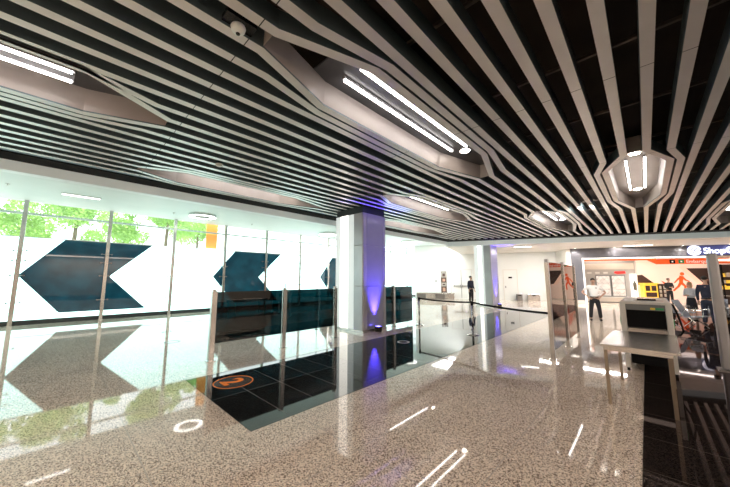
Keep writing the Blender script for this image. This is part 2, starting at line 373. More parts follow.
b = MB(); b.prism([(-9.12, yedge(-9.12)), (9.5, yedge(9.5)), (9.5, yedge(9.5)+.12), (-9.12, yedge(-9.12)+.12)], 3.984, 4.75); struct(b.build('trim_11', M['black']), 'black upstand closing the ceiling void')
b = MB(); b.box(-16.6, -9.1, -5, 29, 4.55, 4.65); struct(b.build('ceiling.002', M['white']), 'high white ceiling along the windows')
b = MB(); b.prism([(-9.12, 17), (-9.12, 29), (-2, 29), (-2, 20.6)], 4.55, 4.65); struct(b.build('ceiling.003', M['white']))

# ceiling lights on soffits
rl = thing('ring_light', 'round white ceiling light over the third window bay', 'ceiling light', (-14.4, 4.35, 4.548))
b = MB(); b.ring((0,0), .34, .56, -.09, 0, 40); b.build('housing', M['white'], rl)
b = MB(); b.ring((0,0), .36, .54, -.10, -.085, 40); b.build('diffuser', M['soft_white'], rl)
dup(rl, (-14.5, 11.7, 4.548), label='round white ceiling light beside the first column, over the window bays')
dup(rl, (-13.2, 18.6, 4.548), label='round white ceiling light farthest along the window ceiling')
for (x, y, lb) in ((-14.1, .35, 'flat rectangular ceiling light over the first window arrow'),):
    t = thing('flat_light', lb, 'ceiling light', (x, y, 4.55))
    b = MB(); b.box(-.1, .1, -.5, .5, -.03, 0); b.build('housing', M['white'], t)
    b = MB(); b.box(-.08, .08, -.48, .48, -.035, -.028); b.build('diffuser', M['soft_white'], t)
for (s, lb) in (((-6.0, 20.2, -5.1, 20.65), 'flat rectangular soffit light beyond the second column'), ((-.85, 24.1, .45, 24.72), 'long rectangular soffit light before the shop fascia')):
    cx, cy = (s[0]+s[2])/2, (s[1]+s[3])/2; L = math.hypot(s[2]-s[0], s[3]-s[1])/2
    t = thing('flat_light', lb, 'ceiling light', (cx, cy, 3.72), A25)
    b = MB(); b.box(-L, L, -.14, .14, -.03, 0); b.build('housing', M['white'], t)
    b = MB(); b.box(-L+.03, L-.03, -.11, .11, -.036, -.028); b.build('diffuser', M['soft_white'], t)
for (x, y) in ((-13.9, -1.3), (-14.8, 3.3), (-14.9, 6.9)):
    t = thing('sprinkler', 'small sprinkler head hanging from the white window ceiling', 'sprinkler', (x, y, 4.55), group='window ceiling sprinklers')
    b = MB(); b.lathe([(.05,0),(.05,-.012),(.015,-.014),(.015,-.05)]); b.build('pipe', M['steel'], t)
    b = MB(); b.lathe([(.03,-.05),(.032,-.056)]); b.build('deflector', M['steel'], t)

# ------------------------------------------------------------------ window wall
POLEY = [-1.02 + 2.39*i for i in range(-1, 13)]
ZF = 3.2
for i in range(len(POLEY)-1):
    y0, y1 = POLEY[i]+.02, POLEY[i+1]-.02
    b = MB(); b.box(XW-.02, XW, y0, y1, ZF, 4.55); o = struct(b.build('window_%d' % (i+1), M['clear']))
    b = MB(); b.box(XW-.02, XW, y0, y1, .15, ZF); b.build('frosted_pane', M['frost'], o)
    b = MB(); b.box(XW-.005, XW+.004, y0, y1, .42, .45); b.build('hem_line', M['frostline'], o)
b = MB(); b.box(XW-.08, XW+.10, -5, 28, 0, .16); struct(b.build('trim_5', M['winframe']), 'dark metal sill at the foot of the glass wall')
b = MB(); b.box(XW-.03, XW+.02, -5, 28, ZF-.015, ZF+.02); struct(b.build('trim_6', M['white']))
b = MB(); b.box(XW-.10, XW-.04, -5, 26.5, 4.05, 4.13); struct(b.build('trim_7', M['white']))
fin = None
for i, y in enumerate(POLEY):
    if fin is None:
        fin = thing('glass_wall_mullion', 'tall slim steel post carrying the glass window wall', 'post', (XW+.14, y, 0), group='steel posts of the glass wall')
        b = MB(); b.box(-.05, .05, -.06, .06, 0, 4.55); b.build('post', M['steel'], fin, bevel=.008)
        b = MB(); b.box(-.075, .075, -.07, .07, 0, .03); b.build('base_plate', M['steel'], fin)
        for z in (.80, 1.78, 2.32, 2.68):
            b = MB(); b.tube([(-.05,-.16,z),(-.05,.16,z)], .012, 8); b.build('glass_clamp', M['steel'], fin)
            for sy in (-1, 1):
                b = MB(); b.tube([(-.13, sy*.16, z), (-.02, sy*.16, z)], .028, 12); b.build('clamp_bolt', M['steel_dark'], fin)
    else: dup(fin, (XW+.14, y, 0))
def chevron(y0, lab):                         # arrow film: tip at y0, pointing to -Y
    p = [(y0, 1.78), (y0+1.1, 3.2), (y0+3.95, 3.2), (y0+2.52, 1.76), (y0+3.85, .36), (y0+1.15, .36)]
    b = MB(); b.prism(p, XW+.003, XW+.008, f=lambda a, z, x: (x, a, z))
    tag(b.build('arrow_decal', M['arrow']), lab, 'wall graphic')
chevron(-1.0, 'large dark blue arrow film on the frosted glass, the fully visible one')
chevron(5.66, 'dark blue arrow film on the glass above the tinted barrier')
chevron(12.7, 'dark blue arrow film half hidden by the first column')
b = MB(); b.box(-.01, .01, -.28, .28, -.72, .72); tag(b.build('hanging_banner', M['banner'], loc=(XW-.35, 5.6, 4.0)), 'orange vertical banner behind the third clear window pane', 'banner')

# outdoors
b = MB(); b.box(-60, -16.7, -30, 50, -.3, -.1); struct(b.build('ground', M['pavement']))
def tree(x, y, h, r, lab):
    t = thing('tree', lab, 'tree', (x, y, -.1), group='trees outside the windows')
    b = MB(); b.tube([(0,0,0),(.05,.03,h*.4),(.0,.1,h*.8)], .12, 10, [.15,.11,.05]); b.build('trunk', M['bark'], t)
    b = MB()
    cl = [(random.gauss(0,r*.45), random.gauss(0,r*.55), h*.72+random.gauss(0,r*.38), random.uniform(.45,.8)) for _ in range(16)]
    for _ in range(4200):
        c = random.choice(cl); v = Vector((random.gauss(0,1), random.gauss(0,1), random.gauss(0,1))).normalized()*c[3]*random.uniform(.6,1)
        p = Vector(c[:3]) + v; a = Vector((random.gauss(0,1), random.gauss(0,1), random.gauss(0,1))).normalized()*.09; d = a.cross(Vector((random.gauss(0,1), random.gauss(0,1), random.gauss(0,1))).normalized())*.7
        b._f([b.bm.verts.new(q) for q in (p-a, p-d, p+a, p+d)])
    o = b.build('foliage', M['leaf'], t)
for i, (x, y) in enumerate(((-22.,-4.3), (-22.2,.4), (-21.8,4.5), (-27,-1.6), (-27.2,3.1), (-27,7.8))):
    tree(x, y, 7.0+.5*(i % 3), 1.45, 'bright green leafy tree outside beyond the clear window band')

# ------------------------------------------------------------------ columns
def column(x, y, lab, w=1.3, d=1.1):
    t = thing('clad_column', lab, 'column', (x, y, 0))
    b = MB(); b.box(-w+.03, -.03, .03, d-.03, 0, H+.3); b.build('core', M['colgrey'], t)
    b = MB(); b.box(-w, -w+.22, 0, .05, .08, H-.22); b.build('corner_panel', M['collight'], t)
    b = MB(); b.box(-w+.24, -w+.24+(.36 if w > 1.2 else .20), .0, .05, .08, H-.22); b.build('light_strip', M['colstrip'], t)
    b = MB(); b.box(-w+.26+(.36 if w > 1.2 else .20), -.42, .0, .05, .08, H-.22); b.build('light_panel', M['collight'], t)
    for z0, z1 in ((.08, 1.42), (1.43, 2.72), (2.73, H-.22)):
        b = MB(); b.box(-.40, 0, -.015, .05, z0, z1); b.build('cladding_panel', M['colgrey'], t, bevel=.01)
        b = MB(); b.box(-.05, .02, .0, .16, z0, z1); b.build('cladding_panel', M['alu'], t, bevel=.01)
        b = MB(); b.box(-.05, .01, .18, d-.12, z0, z1); b.build('cladding_panel', M['colblue'], t, bevel=.006)
        b = MB(); b.box(-.05, .02, d-.10, d, z0, z1); b.build('cladding_panel', M['alu'], t, bevel=.01)
    b = MB(); b.box(-w-.02, .03, -.03, d+.02, 0, .08); b.build('plinth', M['steel'], t)
    b = MB(); b.box(-w+.02, -.02, .02, d-.02, H-.22, H+.05); b.build('capital', M['winframe'], t)
    return t
column(-6.4, 6.6, 'tall square metal column with a back lit face, washed in blue light')
column(-6.7, 18.0, 'more distant square metal column with lit face at the ceiling edge', w=1.0)
def uplight(x, y, z2, lab, en):
    t = thing('uplight', lab, 'spotlight', (x, y, 0))
    b = MB(); b.box(-.09, .09, -.08, .08, .03, .17); b.build('housing', M['gloss_black'], t, bevel=.012)
    b = MB(); b.box(-.11, -.095, -.02, .02, 0, .13); b.box(.095, .11, -.02, .02, 0, .13); b.box(-.11, .11, -.03, .03, 0, .012); b.build('bracket', M['black'], t)
    b = MB(); b.box(-.07, .07, -.06, .06, .17, .174); b.build('lens', M['blue_lens'], t)
    for (dx, tx, e, ang) in ((0, -.10, en, 50), ):
        L = bpy.data.lights.new('blue_lamp', 'SPOT'); L.energy = e; L.color = (.10,.06,1); L.spot_size = math.radians(ang); L.spot_blend = 1; L.shadow_soft_size = .05
        o = bpy.data.objects.new('blue_lamp', L); C.objects.link(o); o.location = (x, y, .25)
        o.rotation_euler = (Vector((x-.35, y, 4)) - Vector((x, y, .2))).to_track_quat('-Z', 'Y').to_euler()
uplight(-6.22, 7.12, 4, 'small black floor spotlight shining blue up the nearer column', 1500)
uplight(-6.50, 18.55, 4, 'small black floor spotlight shining blue up the farther column', 1200)

# ------------------------------------------------------------------ tinted glass barrier
BX = -6.5
post0 = thing('barrier_post', 'short square steel post of the tinted glass barrier', 'barrier post', (BX, 2.28, 0), group='posts of the tinted barrier')
b = MB(); b.box(-.05, .05, -.05, .05, 0, 1.40); b.build('shaft', M['steel'], post0, bevel=.006)
b = MB(); b.lathe([(.03,1.40),(.03,1.415),(.055,1.42),(.055,1.435)]); b.build('cap', M['steel'], post0)
b = MB(); b.box(-.08, .08, -.08, .08, 0, .015); b.build('base_plate', M['steel'], post0)
for y in (3.92, 5.56, 8.26): dup(post0, (BX, y, 0))
for y0, y1, z0, lb in ((2.34, 3.86, .34, 'dark tinted glass barrier panel, between the first two posts'), (3.98, 5.50, .34, 'dark tinted glass barrier panel, ending near the blue-lit column'),
                   (7.80, 8.20, .10, 'narrow dark barrier panel just past the blue-lit column'), (8.32, 9.40, .10, 'dark barrier panel farthest along, behind the belt post')):
    b = MB(); b.box(BX-.008, BX+.008, y0, y1, z0, 1.38); tag(b.build('glass_barrier', M['barrier']), lb, 'glass panel')
# thin black rail frame behind the barrier
rf = thing('handrail', 'thin black metal rail standing behind the tinted barrier', 'handrail', (-8.0, 5.0, 0))
b = MB(); b.tube([(0,-.15,0),(0,-.15,1.50),(0,1.05,1.44),(0,1.05,0)], .014, 8); b.build('frame', M['black'], rf)
for yy in (-.15, 1.05):
    b = MB(); b.lathe([(.06,0),(.06,.01)], (0,yy,0)); b.build('foot', M['black'], rf)

# ------------------------------------------------------------------ belt stanchions
def stanchion(x, y, lab, mat):
    t = thing('belt_stanchion', lab, 'belt post', (x, y, 0))
    b = MB(); b.lathe([(.17,0),(.17,.012),(.12,.03),(.03,.04)], n=32); b.build('base', M['black'] if mat == 'steel_dark' else M['steel'], t, smooth=False)
    b = MB(); b.tube([(0,0,.03),(0,0,.90)], .03, 16); b.build('pole', M[mat], t, smooth=True)
    b = MB(); b.lathe([(.038,.88),(.038,.98),(.03,.99)]); b.build('belt_head', M['black'], t)
    return t
stanchion(-6.05, 9.18, 'steel belt post next to the end of the tinted barrier', 'steel')
stanchion(-3.85, 8.68, 'steel belt post standing on the black walkway', 'chrome')
def belt(p, q, lab):
    d = (Vector(q)-Vector(p)); n = Vector((-d.y, d.x, 0)).normalized()*.002; b = MB(); K = 12; P = []
    for i in range(K+1):
        t = i/K; c = Vector(p)+d*t; c.z -= .03*4*t*(1-t); P.append(c)
    for i in range(K):
        a, c = P[i], P[i+1]
        b.hexa([a-n-Vector((0,0,.025)), a+n-Vector((0,0,.025)), c+n-Vector((0,0,.025)), c-n-Vector((0,0,.025)), a-n+Vector((0,0,.025)), a+n+Vector((0,0,.025)), c+n+Vector((0,0,.025)), c-n+Vector((0,0,.025))])
    tag(b.build('queue_belt', M['black']), lab, 'belt')
belt((-6.01,9.17,.95), (-3.89,8.69,.95), 'black retractable belt between the two steel belt posts')
belt((-3.81,8.66,.95), (-1.56,7.24,.93), 'black retractable belt from the walkway post to the glass portal')

# ------------------------------------------------------------------ glass portal
GX = -1.51
gp = thing('portal_post', 'tall slim steel post of the glass portal', 'post', (GX, 7.2, 0), group='posts of the glass portal')
b = MB(); b.box(-.03, .03, -.06, .06, 0, 2.07); b.build('shaft', M['alu'], gp, bevel=.006)
b = MB(); b.box(-.034, .034, -.062, -.02, 0, 2.0); b.build('edge_strip', M['steel'], gp)
b = MB(); b.box(-.07, .07, -.09, .09, 0, .012); b.build('base_plate', M['steel'], gp)
dup(gp, (GX, 8.8, 0)); dup(gp, (GX, 10.4, 0))
for y0, y1, lb in ((7.27, 8.73, 'clear glass sheet of the portal between its first and middle posts'), (8.87, 10.33, 'clear glass sheet of the portal between its middle and last posts')):
    b = MB(); b.box(GX-.006, GX+.006, y0, y1, .16, 2.02); o = tag(b.build('portal_screen', M['gateglass']), lb, 'glass panel')
    for z in (.5, 1.7):
        c = MB(); c.box(GX-.02, GX+.02, y0-.01, y0+.06, z, z+.06); c.build('clamp', M['steel'], o)
# tall grey post at the right
rp = thing('metal_detector_post', 'tall grey rounded post on the dark floor in front of the shop', 'post', (.93, 8.5, 0))
b = MB(); b.box(-.068, .068, -.07, .07, .03, 2.13); b.build('shaft', M['alu'], rp, bevel=.03)
b = MB(); b.box(-.12, .12, -.16, .16, 0, .03); b.build('base_plate', M['steel_dark'], rp)
b = MB(); b.box(.068, .072, -.04, .04, .3, 2.0); b.build('edge_strip', M['steel_dark'], rp)

# ------------------------------------------------------------------ table and baggage scanner
tb = thing('steel_table', 'stainless steel table in front of the baggage scanner', 'table', (0,0,0))
b = MB(); b.prism([(-.53,5.18), (.225,5.10), (.27,6.72), (-.48,6.72)], .75, .78); b.prism([(-.50,5.21), (.16,5.15), (.20,6.68), (-.44,6.68)], .70, .75); b.build('tabletop', M['steel'], tb, bevel=.004)
for x, y in ((-.48,5.25), (.13,5.20), (-.42,6.6), (.18,6.6)):
    b = MB(); b.box(x-.019, x+.019, y-.019, y+.019, 0, .70); b.build('leg', M['legsteel'], tb)
sc = thing('baggage_scanner', 'off white security baggage scanner with black curtain opening', 'baggage scanner', (-.06, 7.2, 0))
def rr(x0, x1, z0, z1, r, n=5):
    o = []
    for cx, cz, a0 in ((x1-r, z0+r, -90), (x1-r, z1-r, 0), (x0+r, z1-r, 90), (x0+r, z0+r, 180)):
        for i in range(n+1):
            a = math.radians(a0+90*i/n); o.append((cx+r*math.cos(a), cz+r*math.sin(a)))
    return o
fxz = lambda a, z, y: (a, y, z)
b = MB(); b.box(-.335, -.255, 0, 1.9, .62, 1.215); b.box(.255, .335, 0, 1.9, .62, 1.215); b.prism([(-.335,1.2),(.335,1.2),(.335,1.225),(.315,1.245),(-.315,1.245),(-.335,1.225)], 0, 1.9, f=fxz); b.build('housing', M['machine'], sc, bevel=.02)
b = MB(); b.box(-.255, .255, .02, .06, 1.10, 1.22); b.build('header_panel', M['machgrey'], sc)
b = MB(); b.box(.07, .13, .012, .02, 1.115, 1.15); b.build('yellow_label', M['yellowlab'], sc)
b = MB(); b.box(.135, .235, .012, .02, 1.115, 1.15); b.build('green_label', M['green'], sc)
b = MB(); b.box(-.255, .255, .115, .12, .79, 1.2); b.build('curtain_backing', M['black'], sc)
for i in range(9):
    x = -.255 + .51*i/9; b = MB(); b.box(x+.001, x+.51/9-.001, .08+.012*(i%2), .09+.012*(i%2), .79, 1.14); b.build('curtain_strip', M['black'], sc)
b = MB(); b.box(-.25, .25, .10, 1.8, .74, .79); b.build('conveyor_belt', M['gloss_black'], sc)
b = MB(); b.box(-.25, .25, .0, .10, .70, .78); b.build('bed_plate', M['steel'], sc)
b = MB(); b.box(-.25, .25, .12, 1.8, .14, .70); b.build('lower_cabinet', M['black'], sc, bevel=.02)
for x in (-.30, .30):
    for y in (.15, 1.75):
        b = MB(); b.box(x-.035, x+.035, y-.035, y+.035, .06, .62); b.build('leg', M['machine'], sc)
        b = MB(); b.tube([(x-.02,y,.03),(x+.02,y,.03)], .03, 12); b.build('caster', M['black'], sc)
for x in (-.34, .34):
    b = MB(); b.box(x-.008, x+.008, .10, .20, .82, .96); b.build('side_sign', M['green'], sc)
b = MB(); b.box(.336, .35, .25, .38, .95, 1.1); b.build('emergency_box', M['black'], sc)
b = MB(); b.tube([(.28,.3,1.22),(.36,.28,1.20),(.40,.24,1.05),(.43,.24,.9),(.45,.3,.76),(.42,.5,.66),(.36,.8,.60)], .016, 8); b.build('power_cable', M['black'], sc, smooth=True)
b = MB(); b.box(-.1, .16, .5, .8, 1.246, 1.28); tag(b.build('tray', M['gloss_black'], loc=(-.06, 7.2, 0)), 'black plastic tray lying on top of the scanner', 'tray')

# ------------------------------------------------------------------ back walls, doors
def bwb(b, s0, s1, d0, d1, z0, z1): return b.box(s0, s1, d0, d1, z0, z1, f=lambda s, d, z: BW(s, d, z))
b = MB(); bwb(b, -11.1, -.3, 2.35, 2.5, 0, 4.55); struct(b.build('wall_back', M['wallwhite']), 'white wall beyond the columns')
b = MB(); bwb(b, -11.1, -11.0, 2.5, 5.2, 0, 4.55); struct(b.build('wall_side', M['wallwhite']))
def door(n, s, w, h, double):
    b = MB(); bwb(b, s, s+w, 2.31, 2.35, 0, h); o = struct(b.build('door_%d' % n, M['wallwhite']))
    b = MB()
    for a, c in ((s-.05, s), (s+w, s+w+.05)): bwb(b, a, c, 2.29, 2.35, 0, h+.05)
    bwb(b, s, s+w, 2.29, 2.35, h, h+.05); b.build('door_frame', M['soffit'], o)
    return o
o = door(1, -8.05, 1.6, 2.4, True)
b = MB(); bwb(b, -7.27, -7.23, 2.29, 2.31, .1, 2.40); b.build('meeting_strip', M['steel_dark'], o)
for a, c in ((-7.85, -7.3), (-7.2, -6.65)):
    b = MB(); bwb(b, a, c, 2.22, 2.26, 1.05, 1.10); bwb(b, a, a+.04, 2.22, 2.31, .98, 1.17); bwb(b, c-.04, c, 2.22, 2.31, .98, 1.17); b.build('push_bar', M['steel_dark'], o)
o = door(2, -4.02, .95, 2.35, False)
b = MB(); bwb(b, -3.68, -3.42, 2.29, 2.31, 1.70, 1.82); b.build('door_sign', M['black'], o)
b = MB(); bwb(b, -3.94, -3.88, 2.26, 2.31, .95, 1.1); b.build('door_handle', M['steel_dark'], o)
pc = thing('poster_case', 'narrow upright case with reddish brown photographs on the white wall', 'poster case', BW(-8.66, 2.35, 0), A25)
b = MB(); b.box(-.24, .24, -.08, 0, .45, 2.3); b.build('case', M['steel'], pc)
for z0, z1, m in ((.55, 1.0, 'brownprint'), (1.08, 1.32, 'shopgrey'), (1.38, 1.75, 'brownprint'), (1.8, 2.2, 'shopgrey')):
    b = MB(); b.box(-.2, .2, -.085, -.08, z0, z1); b.build('picture', M[m], pc)
    b = MB(); b.box(-.1, .12, -.088, -.085, z0+.06, z1-.08); b.build('picture_detail', M['skin'] if m == 'brownprint' else M['brownprint'], pc)
b = MB(); bwb(b, -9.36, -9.24, 2.30, 2.35, 1.40, 1.56); tag(b.build('wall_switch', M['machgrey']), 'small dark wall device between corner and poster case', 'switch')
bn = thing('metal_bench', 'low long stainless steel bench against the white wall', 'bench', BW(-9.35, 2.0, 0), A25)
b = MB(); b.box(-1.55, 1.55, -.22, .22, .42, .5); b.build('seat', M['steel'], bn, bevel=.01)
for i in range(4):
    x = -1.53 + .77*i; b = MB(); b.box(x, x+.74, -.19, -.17, .05, .42); b.build('front_panel', M['steel'] if i % 2 else M['steel_dark'], bn)
b = MB(); b.box(-1.5, 1.5, -.15, .2, 0, .05); b.build('base', M['steel_dark'], bn)
for s, m, lb in ((-3.02, 'steel_dark', 'dark steel litter bin by the white wall, next to the door'), (-2.05, 'steel', 'lighter steel litter bin by the white wall, farther from the door')):
    t = thing('litter_bin', lb, 'bin', BW(s, 2.05, 0), A25)
    b = MB(); b.box(-.2 if m == 'steel_dark' else -.42, .2 if m == 'steel_dark' else .42, -.18, .18, 0, .5); b.build('body', M[m], t, bevel=.02)
    b = MB(); b.box(-.12, .12, -.185, -.18, .36, .44); b.build('slot', M['black'], t)

# ------------------------------------------------------------------ shop front
b = MB(); bwb(b, -.02, .62, 0, .3, .24, 3.05); bwb(b, -.05, 12, 0, .3, 3.05, 3.75); struct(b.build('wall_shop', M['fascia']), 'dark grey shop fascia and end pier')
b = MB(); bwb(b, -.04, .64, -.02, .32, 0, .24); bwb(b, -.3, -.02, 0, 2.5, 0, 3.75); struct(b.build('wall_shop.001', M['soffit']))
b = MB(); bwb(b, .62, .70, -.02, .02, 0, 3.05); bwb(b, .62, 7.15, -.02, .02, 2.97, 3.05); struct(b.build('trim_8', M['framewhite']), 'white lit frame round the shop opening')
b = MB(); bwb(b, 7.3, 12, .05, .25, 2.72, 2.86); struct(b.build('trim_9', M['peach']))
D = 2.5
b = MB(); bwb(b, -.2, 4.66, D, D+.1, 0, 3.75); struct(b.build('wall_shop.002', M['shopgrey']), 'grey recessed shop wall with the screens')
b = MB(); bwb(b, 4.66, 12, D, D+.1, 0, 3.75); struct(b.build('wall_shop.003', M['peach']), 'back lit cream graphic wall of the shop')
b = MB(); bwb(b, .62, 12, .3, D, 3.05, 3.1); struct(b.build('ceiling.004', M['soffit']))
b = MB(); bwb(b, .62, 12, .0, D, 0, .006); struct(b.build('floor.003', M['beige']))
b = MB(); bwb(b, 4.60, 4.68, D-.05, D, 0, 2.9); struct(b.build('trim_10', M['soffit']))
def decal(name, lab, cat, pts, mat, d=D-.006, parent=None, th=.005, loc=True):
    b = MB(); b.prism(pts, d-th, d, f=lambda s, z, dd: BW(s, dd, z)); o = b.build(name, mat, parent)
    return tag(o, lab, cat) if lab else o
def rect(s0, s1, z0, z1): return [(s0,z0),(s1,z0),(s1,z1),(s0,z1)]
decal('wall_band', 'red orange band along the top of the grey shop wall', 'wall graphic', rect(.75, 4.66, 2.86, 2.98), M['orange'], .05)
decal('wall_band', 'red orange header band above the cream graphic wall', 'wall graphic', [(5.25,3.04),(5.85,2.68),(11,2.68),(11,3.04)], M['orange'])
decal('wall_panel', 'cream upper panel on the grey shop wall', 'wall panel', rect(.9, 4.55, 2.35, 2.78), M['beige'])
hd = thing('direction_sign', 'orange boarding direction sign with white lettering and pictograms', 'sign', BW(6.6, D-.02, 2.70), A25)
for x, m in ((.0, 'black'), (.48, 'green')):
    b = MB(); b.box(x, x+.3, -.01, 0, .02, .28); q = b.build('pictogram', M[m], hd)
    b = MB(); b.box(x+.1, x+.2, -.014, -.01, .1, .2); b.build('symbol', M['whiteprint'], q)
t = text('Embarque', .30, 'lettering', M['whiteprint'], hd, .004, .002); t.rotation_euler = (PI/2,0,0); t.location = (.88, -.012, .05)
# timetable screens
for s0, s1, lb in ((2.18, 3.07, 'lit timetable screen nearest the guard'), (3.12, 3.95, 'lit timetable screen beside the white display')):
    t = thing('timetable_screen', lb, 'screen', BW((s0+s1)/2, D-.06, 1.16), A25); w = (s1-s0)/2
    b = MB(); b.box(-w, w, 0, .05, -.76, .76); b.build('casing', M['machgrey'], t)
    b = MB(); b.box(-w+.04, w-.04, -.004, 0, -.71, .71); b.build('display', M['screen'], t)
decal('logo_sign', 'small red logo panel above the timetable screens', 'sign', [(3.35,2.08),(3.55,2.0),(4.05,2.05),(4.0,2.22),(3.4,2.2)], M['red'])
lw = thing('wall_lettering', 'faint grey lettering strip above the timetable screens', 'sign', BW(1.1, D-.005, 2.0), A25)
for i in range(4):
    b = MB(); b.box(.5*i+.1, .5*i+.38, -.006, 0, .04, .16); b.build('mark', M['soffit'], lw)
ct = thing('counter', 'long low beige counter under the screens', 'counter', BW(.55, 1.5, 0), A25)
b = MB(); b.box(0, 3.6, 0, .6, .08, .36); b.build('body', M['beige'], ct)
b = MB(); b.box(-.03, 3.63, -.04, .62, .36, .40); b.build('top', M['soffit'], ct)
b = MB(); b.box(.03, 3.57, .04, .58, 0, .08); b.build('plinth', M['steel_dark'], ct)
wd = thing('display_stand', 'upright white display stand between screens and graphic wall', 'display', BW(4.36, D-.2, 0), A25)
b = MB(); b.box(-.16, .16, -.1, .1, .05, 2.0); b.build('panel', M['framewhite'], wd, bevel=.02)
b = MB(); b.box(-.2, .2, -.16, .16, 0, .05); b.build('base', M['steel'], wd)
b = MB(); b.prism([(-.08,.9),(.1,.8),(.12,1.3),(0,1.6),(-.1,1.3)], -.11, -.1, f=fxz); b.build('print', M['machgrey'], wd)
# graphic wall
decal('wall_graphic', 'dark brown slanted shape low on the cream graphic wall', 'wall graphic', [(4.68,1.25),(4.68,1.92),(4.98,1.95),(5.65,1.32)], M['brownprint'])
decal('wall_graphic', 'dark brown triangle high on the graphic wall by the tall post', 'wall graphic', [(7.45,2.38),(8.9,2.38),(8.9,1.1),(8.35,1.25)], M['brownprint'])
decal('wall_graphic', 'pale salmon diagonal stripe on the graphic wall', 'wall graphic', [(7.05,2.5),(7.45,2.5),(8.45,1.15),(8.1,1.15)], M['peach2'], D-.001, th=.003)
decal('wall_graphic', 'orange arrowhead beside the walking figure', 'wall graphic', [(6.0,1.55),(6.5,1.22),(6.05,.9),(6.2,1.22)], M['orange'])
wf = thing('walking_figure_graphic', 'large orange walking person pictogram on the cream graphic wall', 'wall graphic', BW(7.12, D-.008, .76), A25)
def strip(b, p, w, q, w2): 
    d = Vector((q[0]-p[0], q[1]-p[1])).normalized(); n = Vector((-d.y, d.x))
    b.prism([(p[0]-n.x*w,p[1]-n.y*w),(q[0]-n.x*w2,q[1]-n.y*w2),(q[0]+n.x*w2,q[1]+n.y*w2),(p[0]+n.x*w,p[1]+n.y*w)], -.006, 0, f=fxz)
b = MB(); b.prism([(.07+.115*math.cos(a*PI/8), 1.24+.115*math.sin(a*PI/8)) for a in range(16)], -.006, 0, f=fxz); b.build('head', M['orange'], wf)
b = MB(); strip(b, (.03,1.1), .12, (-.05,.62), .10); b.build('torso', M['orange'], wf)
b = MB(); strip(b, (-.05,.65), .085, (-.22,.35), .06); strip(b, (-.22,.37), .06, (-.50,.08), .05); b.build('leg', M['orange'], wf)
b = MB(); strip(b, (-.03,.65), .085, (.18,.38), .06); strip(b, (.17,.40), .06, (.10,0), .05); b.build('leg', M['orange'], wf)
b = MB(); strip(b, (.03,1.05), .06, (-.22,.85), .05); strip(b, (-.2,.86), .045, (-.40,.62), .035); b.build('arm', M['orange'], wf)
b = MB(); strip(b, (.05,1.05), .06, (.24,.80), .05); strip(b, (.23,.82), .045, (.42,.72), .035); b.build('arm', M['orange'], wf)
# yellow kiosk and souvenir racks
ky = thing('yellow_kiosk', 'bright yellow display kiosk in front of the graphic wall', 'kiosk', BW(4.95, D-.75, 0), A25)
b = MB(); b.box(-.38, .36, -.2, .3, .1, 1.30); b.build('cabinet', M['yellow'], ky, bevel=.02)
b = MB(); b.box(-.42, .40, -.24, .34, 1.30, 1.38); b.build('top', M['yellow'], ky)
for x0, x1, z0, z1 in ((-.3,-.06,.85,1.2), (.02,.28,.85,1.2), (-.3,.28,.45,.75)):
    b = MB(); b.box(x0, x1, -.21, -.2, z0, z1); b.build('window', M['brownprint'], ky)
b = MB(); b.box(-.34, .32, -.16, .26, 0, .1); b.build('base', M['black'], ky)
r0 = thing('magazine_rack', 'dark upright rack with pale leaflets between kiosk and attendant', 'rack', BW(5.48, D-.3, 0), A25, 'racks beside the kiosk')
b = MB(); b.box(-.09, .09, -.1, .1, 0, 1.32); b.build('frame', M['brownprint'], r0)
for z in (.45, .72, .98):
    b = MB(); b.box(-.06, .06, -.12, -.1, z, z+.2); b.build('leaflet', M['soffit'], r0)
for s in (5.72, 5.95): dup(r0, BW(s, D-.3, 0))
# product shelves at right
sh = thing('product_shelf', 'dark shop shelving stocked with yellow goods beyond the tall post', 'shelf', BW(10.1, D-.5, 0), A25)
b = MB(); b.box(-1.2, 1.2, .3, .35, 0, 2.6); b.build('back_board', M['brownprint'], sh)
for z in (.55, .95, 1.35, 1.75, 2.15):
    b = MB(); b.box(-1.2, 1.2, -.05, .3, z, z+.03); b.build('shelf_board', M['beige'] if z < .6 else M['brownprint'], sh)
b = MB(); b.box(-1.2, -1.15, -.06, .33, 0, 2.6); b.build('side_panel', M['black'], sh)
for z in (.98, 1.38, 1.78):
    for i in range(9):
        w = random.uniform(.08,.11); h = random.uniform(.16,.30); x = -1.1 + .25*i
        b = MB(); b.box(-w, w, -.1, .1, 0, h*.8); b.prism([(-w,h*.8),(w,h*.8),(w*.5,h),(-w*.5,h)], -.1, .1, f=fxz)
        cx = BW(10.1+x, D-.5+.1, z); o = b.build('gift_box', M['yellow'] if (i+int(z*5)) % 3 else M['beige'], loc=cx); o.rotation_euler = (0,0,A25)
        tag(o, 'small packaged product in a row on the dark shop shelving', 'box', 'goods on the shop shelves')

